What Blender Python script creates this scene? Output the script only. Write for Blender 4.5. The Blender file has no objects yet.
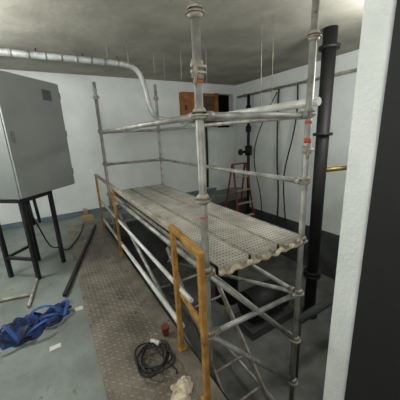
import bpy, bmesh, math, random
from mathutils import Vector, Matrix, noise
random.seed(4)
# ------------------------------------------------------------ materials
def lin(c):
    return tuple(((v/255)/12.92 if v/255<=0.04045 else (((v/255)+0.055)/1.055)**2.4) for v in c)+(1,)
def mat(name,c1,c2=None,rough=.6,metal=0,scale=8,bump=0.0,bscale=40,spots=None,detail=6,emit=None):
    m=bpy.data.materials.new(name); m.use_nodes=True
    nt=m.node_tree; N=nt.nodes; L=nt.links; b=N['Principled BSDF']
    b.inputs['Roughness'].default_value=rough; b.inputs['Metallic'].default_value=metal
    tc=N.new('ShaderNodeTexCoord')
    c2=c2 or tuple(max(0,v*.85) for v in c1)
    n=N.new('ShaderNodeTexNoise'); n.inputs['Scale'].default_value=scale; n.inputs['Detail'].default_value=detail
    L.new(tc.outputs['Object'],n.inputs['Vector'])
    r=N.new('ShaderNodeValToRGB'); r.color_ramp.elements[0].position=.35; r.color_ramp.elements[1].position=.65
    r.color_ramp.elements[0].color=lin(c2); r.color_ramp.elements[1].color=lin(c1)
    L.new(n.outputs['Fac'],r.inputs['Fac'])
    col=r.outputs['Color']
    if spots:
        sc,thr,sco=spots
        n2=N.new('ShaderNodeTexNoise'); n2.inputs['Scale'].default_value=sc; n2.inputs['Detail'].default_value=8
        n2.inputs['Roughness'].default_value=.7
        L.new(tc.outputs['Object'],n2.inputs['Vector'])
        r2=N.new('ShaderNodeValToRGB'); r2.color_ramp.elements[0].position=thr; r2.color_ramp.elements[1].position=thr+.06
        L.new(n2.outputs['Fac'],r2.inputs['Fac'])
        mx=N.new('ShaderNodeMixRGB'); mx.inputs[2].default_value=lin(sco)
        L.new(r2.outputs['Color'],mx.inputs[0]); L.new(col,mx.inputs[1]); col=mx.outputs[0]
    L.new(col,b.inputs['Base Color'])
    if bump:
        n3=N.new('ShaderNodeTexNoise'); n3.inputs['Scale'].default_value=bscale; n3.inputs['Detail'].default_value=6
        L.new(tc.outputs['Object'],n3.inputs['Vector'])
        bp=N.new('ShaderNodeBump'); bp.inputs['Strength'].default_value=bump; bp.inputs['Distance'].default_value=.02
        L.new(n3.outputs['Fac'],bp.inputs['Height']); L.new(bp.outputs[0],b.inputs['Normal'])
    if emit:
        b.inputs['Emission Color'].default_value=lin(c1); b.inputs['Emission Strength'].default_value=emit
    return m
M={}
M['wall']=mat('painted_wall',(222,225,222),(212,216,214),.7,0,3,.15,30,spots=(2.5,.68,(198,203,200)))
M['pillar']=mat('pillar_plaster',(206,209,206),(192,196,193),.8,0,5,.3,60)
M['ceil']=mat('ceiling_concrete',(170,166,154),(146,142,131),.85,0,2.2,.25,9,spots=(5,.64,(122,117,106)))
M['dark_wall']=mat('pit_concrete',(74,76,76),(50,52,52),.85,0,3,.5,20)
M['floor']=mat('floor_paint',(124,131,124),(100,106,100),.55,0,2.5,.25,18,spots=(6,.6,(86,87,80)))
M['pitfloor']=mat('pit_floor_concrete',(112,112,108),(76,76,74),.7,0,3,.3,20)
M['base']=mat('baseboard_blue',(104,124,138),(90,108,120),.6)
M['galv']=mat('galvanised_steel',(172,172,166),(128,126,120),.5,.35,9,.1,60,spots=(14,.62,(100,92,82)))
M['galv2']=mat('dusty_steel',(174,168,154),(128,122,110),.6,.25,12,.2,60,spots=(20,.6,(98,88,74)))
M['trunk']=mat('bright_galvanised_conduit',(196,198,194),(158,160,156),.4,.25,9)
M['white_pipe']=mat('white_painted_pipe',(222,222,216),(188,188,182),.4,.1,6)
M['yellow']=mat('yellow_paint',(176,132,62),(138,98,42),.55,.05,14,.1,40,spots=(12,.6,(90,70,44)))
M['plate']=mat('checker_plate_steel',(122,115,102),(86,80,70),.5,.2,4,.2,40,spots=(6,.58,(70,64,56)))
M['lug']=mat('checker_plate_worn',(156,149,134),(116,109,96),.45,.25,4)
M['black']=mat('black_paint',(20,20,21),(10,10,11),.6,0,8)
M['frame']=mat('door_frame_black',(14,14,15),(9,9,10),.7,0,8)
M['rubber']=mat('black_rubber',(24,24,25),(14,14,14),.55)
M['cab']=mat('cabinet_grey',(143,147,144),(135,139,137),.5,.1,3)
M['cab2']=mat('cabinet_side',(126,129,127),(116,119,118),.5,.1,3)
M['label']=mat('label_dark',(72,76,78),(90,94,96),.5,0,40)
M['blue']=mat('blue_cloth',(30,56,112),(14,28,64),.8,0,10,.5,40)
M['webbing']=mat('blue_webbing',(44,84,150),(30,60,116),.8,0,20)
M['beige']=mat('beige_cloth',(204,194,168),(160,148,124),.9,0,14,.6,50)
M['red']=mat('red_paint',(118,42,34),(88,32,27),.55)
M['orange']=mat('orange_tape',(194,88,50),(160,66,38),.6)
M['brass']=mat('brass',(170,142,82),(120,98,52),.4,.7)
M['wood']=mat('brown_wood',(166,104,50),(124,72,32),.55,0,6,.1,20)
M['dwood']=mat('dark_wood',(96,66,40),(70,48,28),.6)
M['board']=mat('pale_wood',(176,152,110),(140,116,82),.7,0,10,.2,30)
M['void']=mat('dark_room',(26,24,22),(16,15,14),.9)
M['paper']=mat('paper',(205,205,198),(188,188,182),.8)
M['light']=mat('tube_light',(235,245,255),(235,245,255),.5,0,2,emit=9)
# perforated deck
def deckmat():
    m=bpy.data.materials.new('perforated_deck'); m.use_nodes=True
    nt=m.node_tree;N=nt.nodes;L=nt.links;b=N['Principled BSDF']
    b.inputs['Roughness'].default_value=.45; b.inputs['Metallic'].default_value=.3
    tc=N.new('ShaderNodeTexCoord')
    def vm(op,a,bv=None):
        n=N.new('ShaderNodeVectorMath'); n.operation=op
        L.new(a,n.inputs[0])
        if bv is not None: n.inputs[1].default_value=bv
        return n
    s=vm('MULTIPLY',tc.outputs['Object'],(1/.028,1/.038,0))
    f=vm('FRACTION',s.outputs[0]); d=vm('SUBTRACT',f.outputs[0],(.5,.5,0)); l=vm('LENGTH',d.outputs[0])
    r=N.new('ShaderNodeValToRGB'); r.color_ramp.elements[0].position=.18; r.color_ramp.elements[1].position=.27
    L.new(l.outputs['Value'],r.inputs['Fac'])
    n=N.new('ShaderNodeTexNoise'); n.inputs['Scale'].default_value=5; n.inputs['Detail'].default_value=7
    L.new(tc.outputs['Object'],n.inputs['Vector'])
    cr=N.new('ShaderNodeValToRGB'); cr.color_ramp.elements[0].position=.35; cr.color_ramp.elements[1].position=.65
    cr.color_ramp.elements[0].color=lin((160,156,145)); cr.color_ramp.elements[1].color=lin((204,200,188))
    L.new(n.outputs['Fac'],cr.inputs['Fac'])
    mx=N.new('ShaderNodeMixRGB'); mx.inputs[1].default_value=lin((88,84,75))
    L.new(r.outputs['Color'],mx.inputs[0]); L.new(cr.outputs['Color'],mx.inputs[2]); L.new(mx.outputs[0],b.inputs['Base Color'])
    bp=N.new('ShaderNodeBump'); bp.inputs['Strength'].default_value=.5; bp.inputs['Distance'].default_value=.006
    L.new(r.outputs['Color'],bp.inputs['Height']); L.new(bp.outputs[0],b.inputs['Normal'])
    return m
M['deck']=deckmat()
# ------------------------------------------------------------ helpers
def empty(name):
    e=bpy.data.objects.new(name,None); bpy.context.collection.objects.link(e); return e
def finish(bm,name,m,parent=None,smooth=False,bevel=0):
    me=bpy.data.meshes.new(name); bm.to_mesh(me); bm.free()
    o=bpy.data.objects.new(name,me); bpy.context.collection.objects.link(o)
    me.materials.append(M[m] if isinstance(m,str) else m)
    if smooth:
        for p in me.polygons: p.use_smooth=True
    if bevel:
        md=o.modifiers.new('b','BEVEL'); md.width=bevel; md.segments=2
    if parent: o.parent=parent
    return o
def addbox(bm,x0,x1,y0,y1,z0,z1):
    v=[bm.verts.new((x,y,z)) for z in (z0,z1) for x,y in ((x0,y0),(x1,y0),(x1,y1),(x0,y1))]
    for f in ((0,3,2,1),(4,5,6,7),(0,1,5,4),(1,2,6,5),(2,3,7,6),(3,0,4,7)): bm.faces.new([v[i] for i in f])
def box(name,x0,x1,y0,y1,z0,z1,m,parent=None,bevel=0):
    bm=bmesh.new(); addbox(bm,x0,x1,y0,y1,z0,z1); return finish(bm,name,m,parent,bevel=bevel)
def boxes(name,lst,m,parent=None,bevel=0):
    bm=bmesh.new()
    for b in lst: addbox(bm,*b)
    return finish(bm,name,m,parent,bevel=bevel)
def addtube(bm,a,b,r,seg=14,r2=None):
    a=Vector(a);b=Vector(b);d=b-a;L=d.length
    q=d.to_track_quat('Z','Y').to_matrix().to_4x4()
    bmesh.ops.create_cone(bm,cap_ends=True,segments=seg,radius1=r,radius2=r if r2 is None else r2,depth=L,
        matrix=Matrix.Translation((a+b)/2)@q)
def tubes(name,lst,m,parent=None,seg=14):
    bm=bmesh.new()
    for t in lst: addtube(bm,*t,seg=seg) if len(t)==3 else addtube(bm,t[0],t[1],t[2],seg,t[3])
    o=finish(bm,name,m,parent)
    for p in o.data.polygons: p.use_smooth = len(p.vertices)==4
    return o
def beam(bm,a,b,w,h,up=(0,0,1)):
    a=Vector(a);b=Vector(b);d=(b-a);L=d.length;d.normalize();up=Vector(up)
    s=d.cross(up); 
    if s.length<1e-3: s=d.cross(Vector((1,0,0)))
    s.normalize();u=s.cross(d)
    vs=[]
    for p in (a,b):
        for i,j in((-1,-1),(1,-1),(1,1),(-1,1)): vs.append(bm.verts.new(p+s*i*w/2+u*j*h/2))
    for f in ((0,1,2,3),(7,6,5,4),(0,4,5,1),(1,5,6,2),(2,6,7,3),(3,7,4,0)): bm.faces.new([vs[i] for i in f])
def beams(name,lst,m,parent=None,bevel=0):
    bm=bmesh.new()
    for t in lst: beam(bm,*t)
    bmesh.ops.recalc_face_normals(bm,faces=bm.faces)
    return finish(bm,name,m,parent,bevel=bevel)
def curve(name,pts,r,m,parent=None,cyc=False):
    cu=bpy.data.curves.new(name,'CURVE'); cu.dimensions='3D'; cu.bevel_depth=r; cu.bevel_resolution=4; cu.resolution_u=8
    s=cu.splines.new('NURBS'); s.points.add(len(pts)-1)
    for i,p in enumerate(pts): s.points[i].co=(*p,1)
    s.use_endpoint_u=not cyc; s.use_cyclic_u=cyc; s.order_u=4
    cu.use_fill_caps=True
    t=bpy.data.objects.new('t',cu); bpy.context.collection.objects.link(t)
    dg=bpy.context.evaluated_depsgraph_get(); me=bpy.data.meshes.new_from_object(t.evaluated_get(dg)); bpy.data.objects.remove(t)
    o=bpy.data.objects.new(name,me); bpy.context.collection.objects.link(o); me.materials.clear(); me.materials.append(M[m])
    for p in me.polygons: p.use_smooth=True
    if parent: o.parent=parent
    return o
def cloth(name,cx,cy,z0,sx,sy,h,m,seed,rot=0,parent=None,freq=7,n=60):
    bm=bmesh.new(); g=[]
    for i in range(n+1):
        row=[]
        for j in range(n+1):
            u=i/n*2-1; v=j/n*2-1
            ang=math.atan2(v,u); k=max(abs(u),abs(v)); edge=1+.4*noise.noise(Vector((math.cos(ang)*2.2+seed,math.sin(ang)*2.2,seed)))
            x=math.cos(ang)*k*edge*sx; y=math.sin(ang)*k*edge*sy
            nn=1-abs(noise.noise(Vector((x*freq+seed,y*freq,seed*2))))*2.2
            n2=noise.noise(Vector((x*freq*3,y*freq*3+seed,0)))
            z=z0+max(.004,h*(1-k**3)*(.45+.55*nn+.2*n2))
            c,s=math.cos(rot),math.sin(rot)
            row.append(bm.verts.new((cx+x*c-y*s,cy+x*s+y*c,z if k<.999 else z0)))
        g.append(row)
    for i in range(n):
        for j in range(n): bm.faces.new((g[i][j],g[i+1][j],g[i+1][j+1],g[i][j+1]))
    return finish(bm,name,m,parent,smooth=True)
def strap(name,pts,w,m,parent):
    bm=bmesh.new()
    prev=None
    for i,p in enumerate(pts):
        p=Vector(p); a=Vector(pts[max(0,i-1)]); b=Vector(pts[min(len(pts)-1,i+1)])
        t=(b-a).normalized(); s=Vector((-t.y,t.x,0)).normalized()*w/2
        cur=(bm.verts.new(p-s),bm.verts.new(p+s),bm.verts.new(p+s+Vector((0,0,.004))),bm.verts.new(p-s+Vector((0,0,.004))))
        if prev:
            for q in range(4): bm.faces.new((prev[q],cur[q],cur[(q+1)%4],prev[(q+1)%4]))
        prev=cur
    bmesh.ops.recalc_face_normals(bm,faces=bm.faces)
    return finish(bm,name,m,parent)
# ------------------------------------------------------------ room
ZC=2.85; XR=4.75; YB=5.85; XL=-1.9; PX=.70; PZ=-1.5; PY0=.54; PY1=5.3
boxes('floor',[(XL,PX,-1.2,YB,-.2,0),(PX,XR,PY1,YB,-.2,0),(PX,XR,-1.2,.3,-.2,0)],'floor')
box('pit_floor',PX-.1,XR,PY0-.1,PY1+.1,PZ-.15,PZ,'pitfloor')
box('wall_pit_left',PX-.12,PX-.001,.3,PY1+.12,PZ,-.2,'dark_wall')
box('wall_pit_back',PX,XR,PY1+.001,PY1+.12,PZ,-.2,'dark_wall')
box('ceiling',XL-.1,XR+.1,-1.2,YB+.1,ZC,ZC+.15,'ceil')
OX0,OX1,OZ0,OZ1=4.12,4.66,1.75,2.62
boxes('wall_back',[(XL,OX0,YB,YB+.2,0,ZC),(OX1,XR+.2,YB,YB+.2,0,ZC),(OX0,OX1,YB,YB+.2,0,OZ0),(OX0,OX1,YB,YB+.2,OZ1,ZC)],'wall')
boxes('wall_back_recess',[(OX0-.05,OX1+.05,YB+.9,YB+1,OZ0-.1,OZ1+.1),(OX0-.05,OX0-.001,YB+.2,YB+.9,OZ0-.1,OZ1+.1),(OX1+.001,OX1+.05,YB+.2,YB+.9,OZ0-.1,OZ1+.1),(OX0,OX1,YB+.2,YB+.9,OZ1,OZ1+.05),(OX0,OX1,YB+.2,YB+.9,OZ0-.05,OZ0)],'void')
box('wall_right',XR,XR+.2,.3,YB,-.5,ZC,'wall')
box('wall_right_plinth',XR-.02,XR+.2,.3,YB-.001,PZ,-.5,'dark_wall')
box('wall_left',XL-.2,XL,-1.2,YB,0,ZC,'wall')
box('wall_front',.95,XR,.3,.52,PZ,ZC,'pillar')
box('trim_door_frame',.925,.95,-.1,.415,0,ZC,'frame')
box('trim_door_frame_inner',.95,1.3,-.1,.298,0,ZC,'frame')
box('baseboard_back',XL,4.0,YB-.015,YB-.001,.001,.1,'base')
sh=empty('wooden_wall_cabinet')
boxes('carcass',[(2.98,3.5,YB-.16,YB-.002,1.9,2.6)],'wood',sh,bevel=.006)
boxes('frame',[(3.56,4.06,YB-.08,YB-.002,1.78,1.84),(3.56,4.06,YB-.08,YB-.002,2.54,2.6),(3.56,3.62,YB-.08,YB-.002,1.84,2.54),(4.0,4.1,YB-.08,YB-.002,1.78,2.62)],'wood',sh,bevel=.004)
box('panel',3.62,4.0,YB-.04,YB-.003,1.84,2.54,'dwood',sh)
box('handle',3.05,3.09,YB-.18,YB-.16,2.18,2.3,'black',sh)
# ------------------------------------------------------------ checker plate walkway
pl=empty('checker_plate_walkway')
x0,x1,y0,y1=.06,.548,.45,5.2
box('sheet',x0,x1,y0,y1,.001,.008,'plate',pl)
bm=bmesh.new(); st=.04
nx=int((x1-x0)/st); ny=int((y1-y0)/st)
for i in range(nx):
    for j in range(ny):
        cx=x0+(i+.5)*st; cy=y0+(j+.5)*st; a=math.pi/4 if (i+j)%2 else -math.pi/4
        ca,sa=math.cos(a),math.sin(a)
        P=[(.020,0),(0,.006),(-.020,0),(0,-.006)]
        vs=[bm.verts.new((cx+u*ca-v*sa,cy+u*sa+v*ca,.0081)) for u,v in P]
        t=[bm.verts.new((cx+u*.6*ca-v*.6*sa,cy+u*.6*sa+v*.6*ca,.0112)) for u,v in P]
        for q in range(4): bm.faces.new((vs[q],vs[(q+1)%4],t[(q+1)%4],t[q]))
        bm.faces.new(t)
finish(bm,'lugs','lug',pl)
boxes('trim_pit_edge',[(.555,PX,y0,y1,.001,.006),(PX-.008,PX,y0,y1,-.06,.006)],'plate')
# ------------------------------------------------------------ railing
ra=empty('yellow_safety_railing')
posts=[(.585,1.02,1.0),(.635,1.47,1.0),(.65,3.35,1.0),(.66,4.7,1.0)]
bx=[]
for x,y,h in posts: bx.append(((x,y,.012),(x,y,h),.034,.034,(0,1,0)))
bx.append(((.582,1.0,1.0),(.638,1.49,1.0),.036,.036))
beams('posts',bx,'yellow',ra,bevel=.004)
beams('top_rail',[((.638,1.5,.99),(.662,4.75,.99),.04,.036)],'galv2',ra,bevel=.004)
boxes('feet',[(x-.03,x+.03,y-.04,y+.04,.0065,.014) for x,y,h in posts],'yellow',ra)
tubes('middle_rail',[((.66,1.3,.52),(.68,4.75,.52),.018),((.67,1.5,.16),(.685,4.75,.16),.022)],'white_pipe',ra)
beams('lower_rail',[((.60,1.02,.5),(.66,1.5,.5),.026,.026)],'yellow',ra)
# ------------------------------------------------------------ scaffold
sc=empty('scaffold_tower')
C={'NL':(.775,1.28),'NR':(1.69,1.24),'FL':(.765,4.25),'FR':(1.70,4.18)}
tb=[];cups=[]
for k,(x,y) in C.items():
    top=2.42 if k[0]=='F' else 2.8
    tb.append(((x,y,PZ+.02),(x,y,top),.0245))
    tb.append(((x,y,PZ+.001),(x,y,PZ+.02),.055))
    tb.append(((x,y,top-.12),(x,y,top-.1),.03))
    z=-1.3
    while z<top-.05:
        cups.append(((x,y,z-.02),(x,y,z+.0),.03,.044)); cups.append(((x,y,z),(x,y,z+.008),.052,.052)); cups.append(((x,y,z+.02),(x,y,z+.045),.044,.03))
        z+=.5
tubes('standards',tb,'galv',sc)
tubes('cup_rings',cups,'galv2',sc)
def led(a,b,z,r=.021,z2=None):
    A=Vector((*C[a],z));B=Vector((*C[b],z if z2 is None else z2)); d=(B-A).normalized()
    return [(A+d*.03,B-d*.03,r),(A+d*.03,A+d*.09,.028),(B-d*.09,B-d*.03,.028)]
L=[]
for a,b,z in [('NL','NR',1.7),('NL','FL',1.7),('FL','FR',1.7),('NR','FR',1.7),('FL','FR',1.2),('NR','FR',1.2),
              ('NL','NR',.7),('FL','FR',.7),('NL','FL',.7),('NR','FR',.7),('NL','NR',.2),('NR','FR',.2),('FL','FR',.2),
              ('NR','FR',-.3),('NL','FL',-.3),('NL','NR',-1.3),('NR','FR',-1.3),('FL','FR',-1.3),('NL','FL',-1.3)]:
    L+=led(a,b,z)
L+=led('NL','FL',-.3,.02,.7)[:1]+led('NL','NR',.7,.02,-.3)[:1]+led('NL','NR',.2,.02,-.8)[:1]+led('NR','FR',.2,.02,-.8)[:1]
tubes('ledgers',L,'galv',sc)
tubes('white_guard_tube',[((1.74,1.2,1.79),(1.74,3.4,1.79),.03)],'white_pipe',sc)
tubes('white_guard_brackets',[((1.72,1.28,1.72),(1.74,1.28,1.79),.02),((1.72,3.2,1.72),(1.74,3.2,1.79),.02)],'galv2',sc)
bm=bmesh.new()
for i in range(3):
    a=.825+i*.285; addbox(bm,a,a+.275,1.24,4.2,.735,.755)
    addbox(bm,a,a+.275,1.22,1.24,.69,.756); addbox(bm,a,a+.275,4.2,4.22,.69,.756)
finish(bm,'deck_planks','deck',sc)
bm=bmesh.new()
for i in range(3):
    a=.825+i*.285
    addbox(bm,a,a+.008,1.22,4.22,.69,.762); addbox(bm,a+.267,a+.275,1.22,4.22,.69,.762)
    for u in (.05,.19): addbox(bm,a+u,a+u+.035,1.19,1.27,.715,.745)
finish(bm,'deck_plank_lips','galv2',sc)
curve('rag_wrap',[(.84+.03*i,1.215+.01*math.sin(i*2.1),.70+.012*math.sin(i*1.7)) for i in range(28)],.02,'beige',sc)
def coupler(x,y,z):
    return [((x,y,z-.03),(x,y,z+.03),.034),((x-.04,y-.03,z-.03),(x-.04,y-.03,z+.03),.012),((x-.06,y-.035,z),(x+.03,y-.035,z),.009),
            ((x-.045,y-.045,z-.06),(x-.035,y-.05,z+.05),.009)]
nl=C['NL'];nr=C['NR']
tubes('couplers',coupler(*nl,1.95)+coupler(*nl,1.92)+coupler(*nr,1.45),'galv2',sc)
tubes('orange_tags',[((*nl,1.87),(*nl,1.89),.0265),((*nl,1.09),(*nl,1.1),.0265),((*nr,1.5),(*nr,1.54),.0265),((*nr,1.64),(*nr,1.66),.0265)],'orange',sc)
# ------------------------------------------------------------ pit access ladder
stair=empty('steel_pit_ladder')
def lerp(a,b,t): return Vector(a).lerp(Vector(b),t)
A0,A1=(1.0,2.5,.35),(1.03,.85,-1.46); B0,B1=(1.42,2.5,.35),(1.45,.85,-1.46)
beams('stringers',[(A0,A1,.02,.07),(B0,B1,.02,.07)],'galv2',stair)
tubes('rungs',[(lerp(A0,A1,t),lerp(B0,B1,t),.012) for t in [i/8+.04 for i in range(8)]],'galv2',stair)
# ------------------------------------------------------------ electrical cabinet
cb=empty('electrical_cabinet')
p0=Vector((-.34,3.27));p1=Vector((.25,3.92)); d=(p1-p0).normalized(); nrm=Vector((-d.y,d.x)); W=(p1-p0).length
Mx=Matrix(((d.x,nrm.x,0,p0.x),(d.y,nrm.y,0,p0.y),(0,0,1,0),(0,0,0,1)))
parts=[boxes('body',[(0,W,0,.45,1.0,2.31)],'cab2',cb,bevel=.008),
 boxes('door',[(.006,W-.006,-.022,-.001,1.01,2.3)],'cab',cb,bevel=.006),
 boxes('label',[(W-.3,W-.16,-.0245,-.0225,2.08,2.2)],'label',cb),
 boxes('lock',[(.05,.08,-.04,-.0225,1.6,1.72)],'cab2',cb,bevel=.004),
 boxes('hinges',[(W-.02,W-.004,-.03,-.0225,z,z+.08) for z in (1.15,1.65,2.12)],'cab2',cb)]
fr=[]
for u in (.02,.44):
    for v in (.02,.42): fr.append((u,u+.04,v,v+.04,.002,.999))
fr+=[(.02,.48,.02,.06,.955,.999),(.02,.48,.42,.46,.955,.999),(.02,.06,.06,.42,.955,.999),(.44,.48,.06,.42,.955,.999),(.02,.06,.06,.42,.25,.28),(.06,.44,.42,.45,.25,.28)]
parts.append(boxes('stand',fr,'black',cb))
parts.append(tubes('cable_entries',[((.2+i*.09,.2,.6),(.2+i*.09,.22,1.0),.018) for i in range(3)],'rubber',cb))
for o in parts: o.data.transform(Mx)
curve('extension_cable_floor',[(-.35,3.7,.9),(-.25,3.75,.5),(-.2,3.9,.1),(-.1,4.3,.012),(.0,3.9,.012),(.15,4.3,.02),(.3,4.7,.024),(.35,5.1,.024)],.009,'rubber')
# ------------------------------------------------------------ conduit
cd=empty('cable_conduit')
path=[(XL+.02,4.45,2.76),(-1,4.45,2.76),(.3,4.45,2.76),(1.0,4.45,2.76),(1.38,4.45,2.76),(1.56,4.45,2.68),(1.63,4.45,2.4),(1.66,4.45,2.15),(1.72,4.42,1.93),(1.95,4.4,1.86),(2.4,4.4,1.9),(3.1,4.5,1.9),(4.0,4.8,1.9),(XR-.06,4.9,1.9)]
curve('tube',path,.046,'trunk',cd)
tubes('couplings',[((x-.02,4.45,2.76),(x+.02,4.45,2.76),.052) for x in (-.4,-.2,0,.2,.4,.6,.8,1.0,1.2)],'galv',cd)
tubes('hangers',[((x,4.45,2.8),(x,4.45,ZC-.001),.006) for x in (-.6,.1,.7,1.2)],'black',cd)
hr=empty('ceiling_hanger_rods')
tubes('rods',[((x,y,z),(x,y,ZC-.001),.004) for x,y,z in [(2.3,2.36,1.9),(2.42,2.3,1.85),(1.75,3.87,2.45),(1.62,3.95,2.5),(1.15,3.7,2.5),(.95,4.0,2.6),(2.15,3.3,2.3),(1.9,3.6,2.4)]],'galv2',hr,seg=8)
wc=empty('wall_conduit')
tubes('pipe',[((XR-.05,.7,2.53),(XR-.05,5.7,2.53),.028)],'galv2',wc)
boxes('clips',[(XR-.09,XR-.001,y,y+.03,2.49,2.57) for y in (1.5,2.5,3.5,4.5,5.4)],'galv2',wc)
hc=empty('hanging_cables')
X=XR-.06
curve('c1',[(X,4.25,2.5),(X,4.28,2.0),(X-.05,4.2,1.4),(X,4.25,.8),(X-.1,4.05,.2),(X-.2,4.0,-.6),(X-.2,4.0,-1.3)],.02,'rubber',hc)
curve('c2',[(X,3.75,2.5),(X,3.7,2.0),(X-.1,3.75,1.3),(X-.15,3.95,.6),(X-.1,3.9,0),(X-.2,3.7,-.8)],.016,'rubber',hc)
curve('c3',[(X,4.3,2.45),(X-.2,4.5,1.9),(X-.35,4.7,1.3),(X-.3,4.7,.6),(X-.2,4.5,0),(X-.2,4.5,-.8)],.012,'rubber',hc)
curve('c4',[(3.7,YB-.05,1.85),(3.72,YB-.05,1.3),(3.7,YB-.06,.7),(3.68,YB-.05,.15)],.03,'rubber',hc)
vp=empty('valve_riser')
tubes('pipes',[((4.55,5.1,PZ+.001),(4.55,5.1,2.5),.04),((4.55,5.1,1.6),(4.55,5.1,1.75),.07),((4.55,5.1,1.0),(4.55,5.1,1.25),.09),((4.55,5.1,2.1),(4.55,5.1,2.25),.06),((4.3,5.1,1.1),(4.55,5.1,1.1),.03),((4.26,5.1,1.1),(4.3,5.1,1.1),.08)],'black',vp)
# ------------------------------------------------------------ black riser + brass
rp=empty('black_riser_pipe')
rx,ry=3.4,2.25
tubes('pipe',[((rx,ry,PZ+.001),(rx,ry,ZC-.001),.088)],'black',rp,seg=28)
tubes('flanges',[((rx,ry,z),(rx,ry,z+.04),.13) for z in (-.75,-.69,1.5,2.6,-1.498)],'black',rp,seg=28)
tubes('branch',[((rx,ry,1.0),(XR-.08,ry-.3,1.0),.035),((XR-.1,ry-.3,1.0),(XR-.05,ry-.29,1.0),.07)],'brass',rp)
# ------------------------------------------------------------ step ladder
ld=empty('red_step_ladder')
t=[]
bx_,by_=3.75,4.5
for s in (-1,1):
    t.append(((bx_+s*.28,by_-.45,PZ+.02),(bx_+s*.19,by_,.9),.04,.02))
    t.append(((bx_+s*.30,by_+.5,PZ+.02),(bx_+s*.19,by_+.04,.9),.04,.02))
t.append(((bx_-.19,by_,.9),(bx_+.19,by_,.9),.05,.03))
beams('stiles',t,'red',ld)
beams('steps',[((bx_-.28+.09*k,by_-.45+.45*k,PZ+2.4*k),(bx_+.28-.09*k,by_-.45+.45*k,PZ+2.4*k),.08,.02) for k in [i/8 for i in range(1,8)]],'galv2',ld)
mc=empty('pump_unit')
tubes('bodies',[((2.3,2.6,-1.1),(3.0,2.6,-1.1),.25),((2.5,3.4,-1.499),(2.5,3.4,-.5),.22),((3.0,2.6,-1.1),(3.15,2.6,-1.1),.15),((2.5,3.4,-.5),(2.5,3.4,-.35),.1)],'black',mc,seg=24)
boxes('base',[(2.2,3.15,2.35,2.85,PZ+.001,-1.36)],'dark_wall',mc)
tubes('pipework',[((2.2,1.6,-.6),(3.1,1.6,-.6),.05),((2.2,1.6,-1.499),(2.2,1.6,-.6),.05),((3.1,1.6,-1.499),(3.1,1.6,-.6),.05)],'dark_wall',mc)
# ------------------------------------------------------------ floor items
bar=empty('steel_bar'); beams('angle',[((.54,4.85,.034),(-.1,2.72,.034),.035,.03)],'black',bar)
pp=empty('loose_pipes'); tubes('pipes',[((-.72,3.05,.02),(-.38,2.98,.02),.016),((-.42,2.75,.02),(-.36,3.3,.02),.016)],'galv2',pp)
bg=empty('blue_tool_bag')
cloth('body',-.44,2.40,.001,.21,.17,.12,'blue',3.1,.3,bg,freq=9)
cloth('flap',-.2,2.47,.001,.16,.12,.08,'blue',7.7,.8,bg,freq=9)
for k,(cx,cy,rr,ph,hh) in enumerate([(-.36,2.36,.19,.3,.10),(-.22,2.44,.14,2.1,.08),(-.50,2.30,.13,4.0,.09)]):
    pts=[]
    for i in range(41):
        a=ph+i/40*5.2
        pts.append((cx+rr*math.cos(a)*(1+.12*math.sin(3*a)),cy+rr*.7*math.sin(a),.03+hh*abs(math.sin(a*1.5+k))))
    strap('webbing_%d'%(k+1),pts,.03,'webbing' if k<2 else 'rubber',bg)
boxes('buckles',[(-.24,-.19,2.29,2.33,.03,.045),(-.42,-.37,2.2,2.24,.03,.05),(-.1,-.05,2.46,2.49,.03,.045)],'rubber',bg,bevel=.004)
boxes('paper_scrap',[(-.03,.04,2.42,2.48,.001,.004)],'paper')
boxes('paper_scrap',[(-.25,-.17,2.02,2.07,.001,.003)],'paper')
wb=empty('wood_offcut'); 
boxes('blocks',[(.36,.60,5.35,5.55,.001,.08)],'board',wb,bevel=.004)
boxes('box',[(.45,.52,5.58,5.78,.001,.16)],'board',wb)
ec=empty('extension_cable_coil')
pts=[]
for i in range(100):
    a=i/100*2*math.pi*6.3; r=.118+.035*math.sin(i*.37)+.014*math.sin(i*1.3)
    pts.append((.43+.025*math.sin(i*.23)+r*math.cos(a)*.95,1.47+.025*math.cos(i*.31)+r*math.sin(a),.022+.0005*i+.006*math.sin(i*.9)))
pts+=[(.5,1.34,.03),(.52,1.30,.02),(.50,1.28,.02)]
curve('loops',pts,.006,'rubber',ec)
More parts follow.
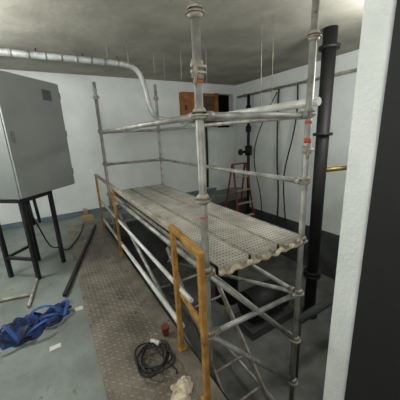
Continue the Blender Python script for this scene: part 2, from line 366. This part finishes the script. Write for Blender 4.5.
tubes('plug',[((.44,1.60,.075),(.475,1.55,.075),.014),((.47,1.555,.075),(.485,1.535,.075),.018)],'paper',ec)
gl=empty('work_gloves')
cloth('glove_a',.49,1.17,.012,.085,.065,.055,'beige',5.2,.4,gl,freq=16)
cloth('glove_b',.44,1.10,.012,.09,.06,.05,'beige',9.2,1.0,gl,freq=16)
rc=empty('red_bucket')
bm=bmesh.new()
addtube(bm,(.585,1.66,.0065),(.585,1.66,.08),.024,20,.032); addtube(bm,(.585,1.66,.08),(.585,1.66,.086),.035,20)
finish(bm,'body','red',rc)
# ------------------------------------------------------------ lights
fx=empty('fluorescent_fixture')
box('housing',-1.0,-.85,2.6,3.8,2.78,2.849,'cab',fx)
tubes('tube_lamp',[((-.925,2.65,2.75),(-.925,3.75,2.75),.02)],'light',fx)
def pt(loc,e,c,r=.15):
    l=bpy.data.lights.new('light','POINT'); l.energy=e; l.color=c; l.shadow_soft_size=r
    o=bpy.data.objects.new('light',l); o.location=loc; bpy.context.collection.objects.link(o)
pt((-.925,3.2,2.5),120,(.97,1,.97),.2)
pt((-.35,-.5,2.25),80,(1,.99,.93),.25)  # added fill light behind the camera, stands for no visible fixture
pt((3.0,1.2,2.4),75,(.98,1,.97),.2)  # extra fill over the right side, its fixture left out
w=bpy.data.worlds.new('World'); bpy.context.scene.world=w; w.use_nodes=True
w.node_tree.nodes['Background'].inputs[0].default_value=(.95,.97,1,1); w.node_tree.nodes['Background'].inputs[1].default_value=.25
# ------------------------------------------------------------ camera
f=250
z=-Vector((45,-950,-250)).normalized(); y=Vector((-155,59,-250)); y=(y-y.dot(z)*z).normalized(); x=y.cross(z)
R=Matrix((x,y,z)).to_4x4()
cam=bpy.data.cameras.new('camera'); cam.sensor_width=36; cam.lens=36*f/400; cam.clip_start=.02
co=bpy.data.objects.new('camera',cam); bpy.context.collection.objects.link(co)
co.matrix_world=Matrix.Translation((0,0,1.6))@R
bpy.context.scene.camera=co
bpy.context.scene.view_settings.view_transform='Standard'
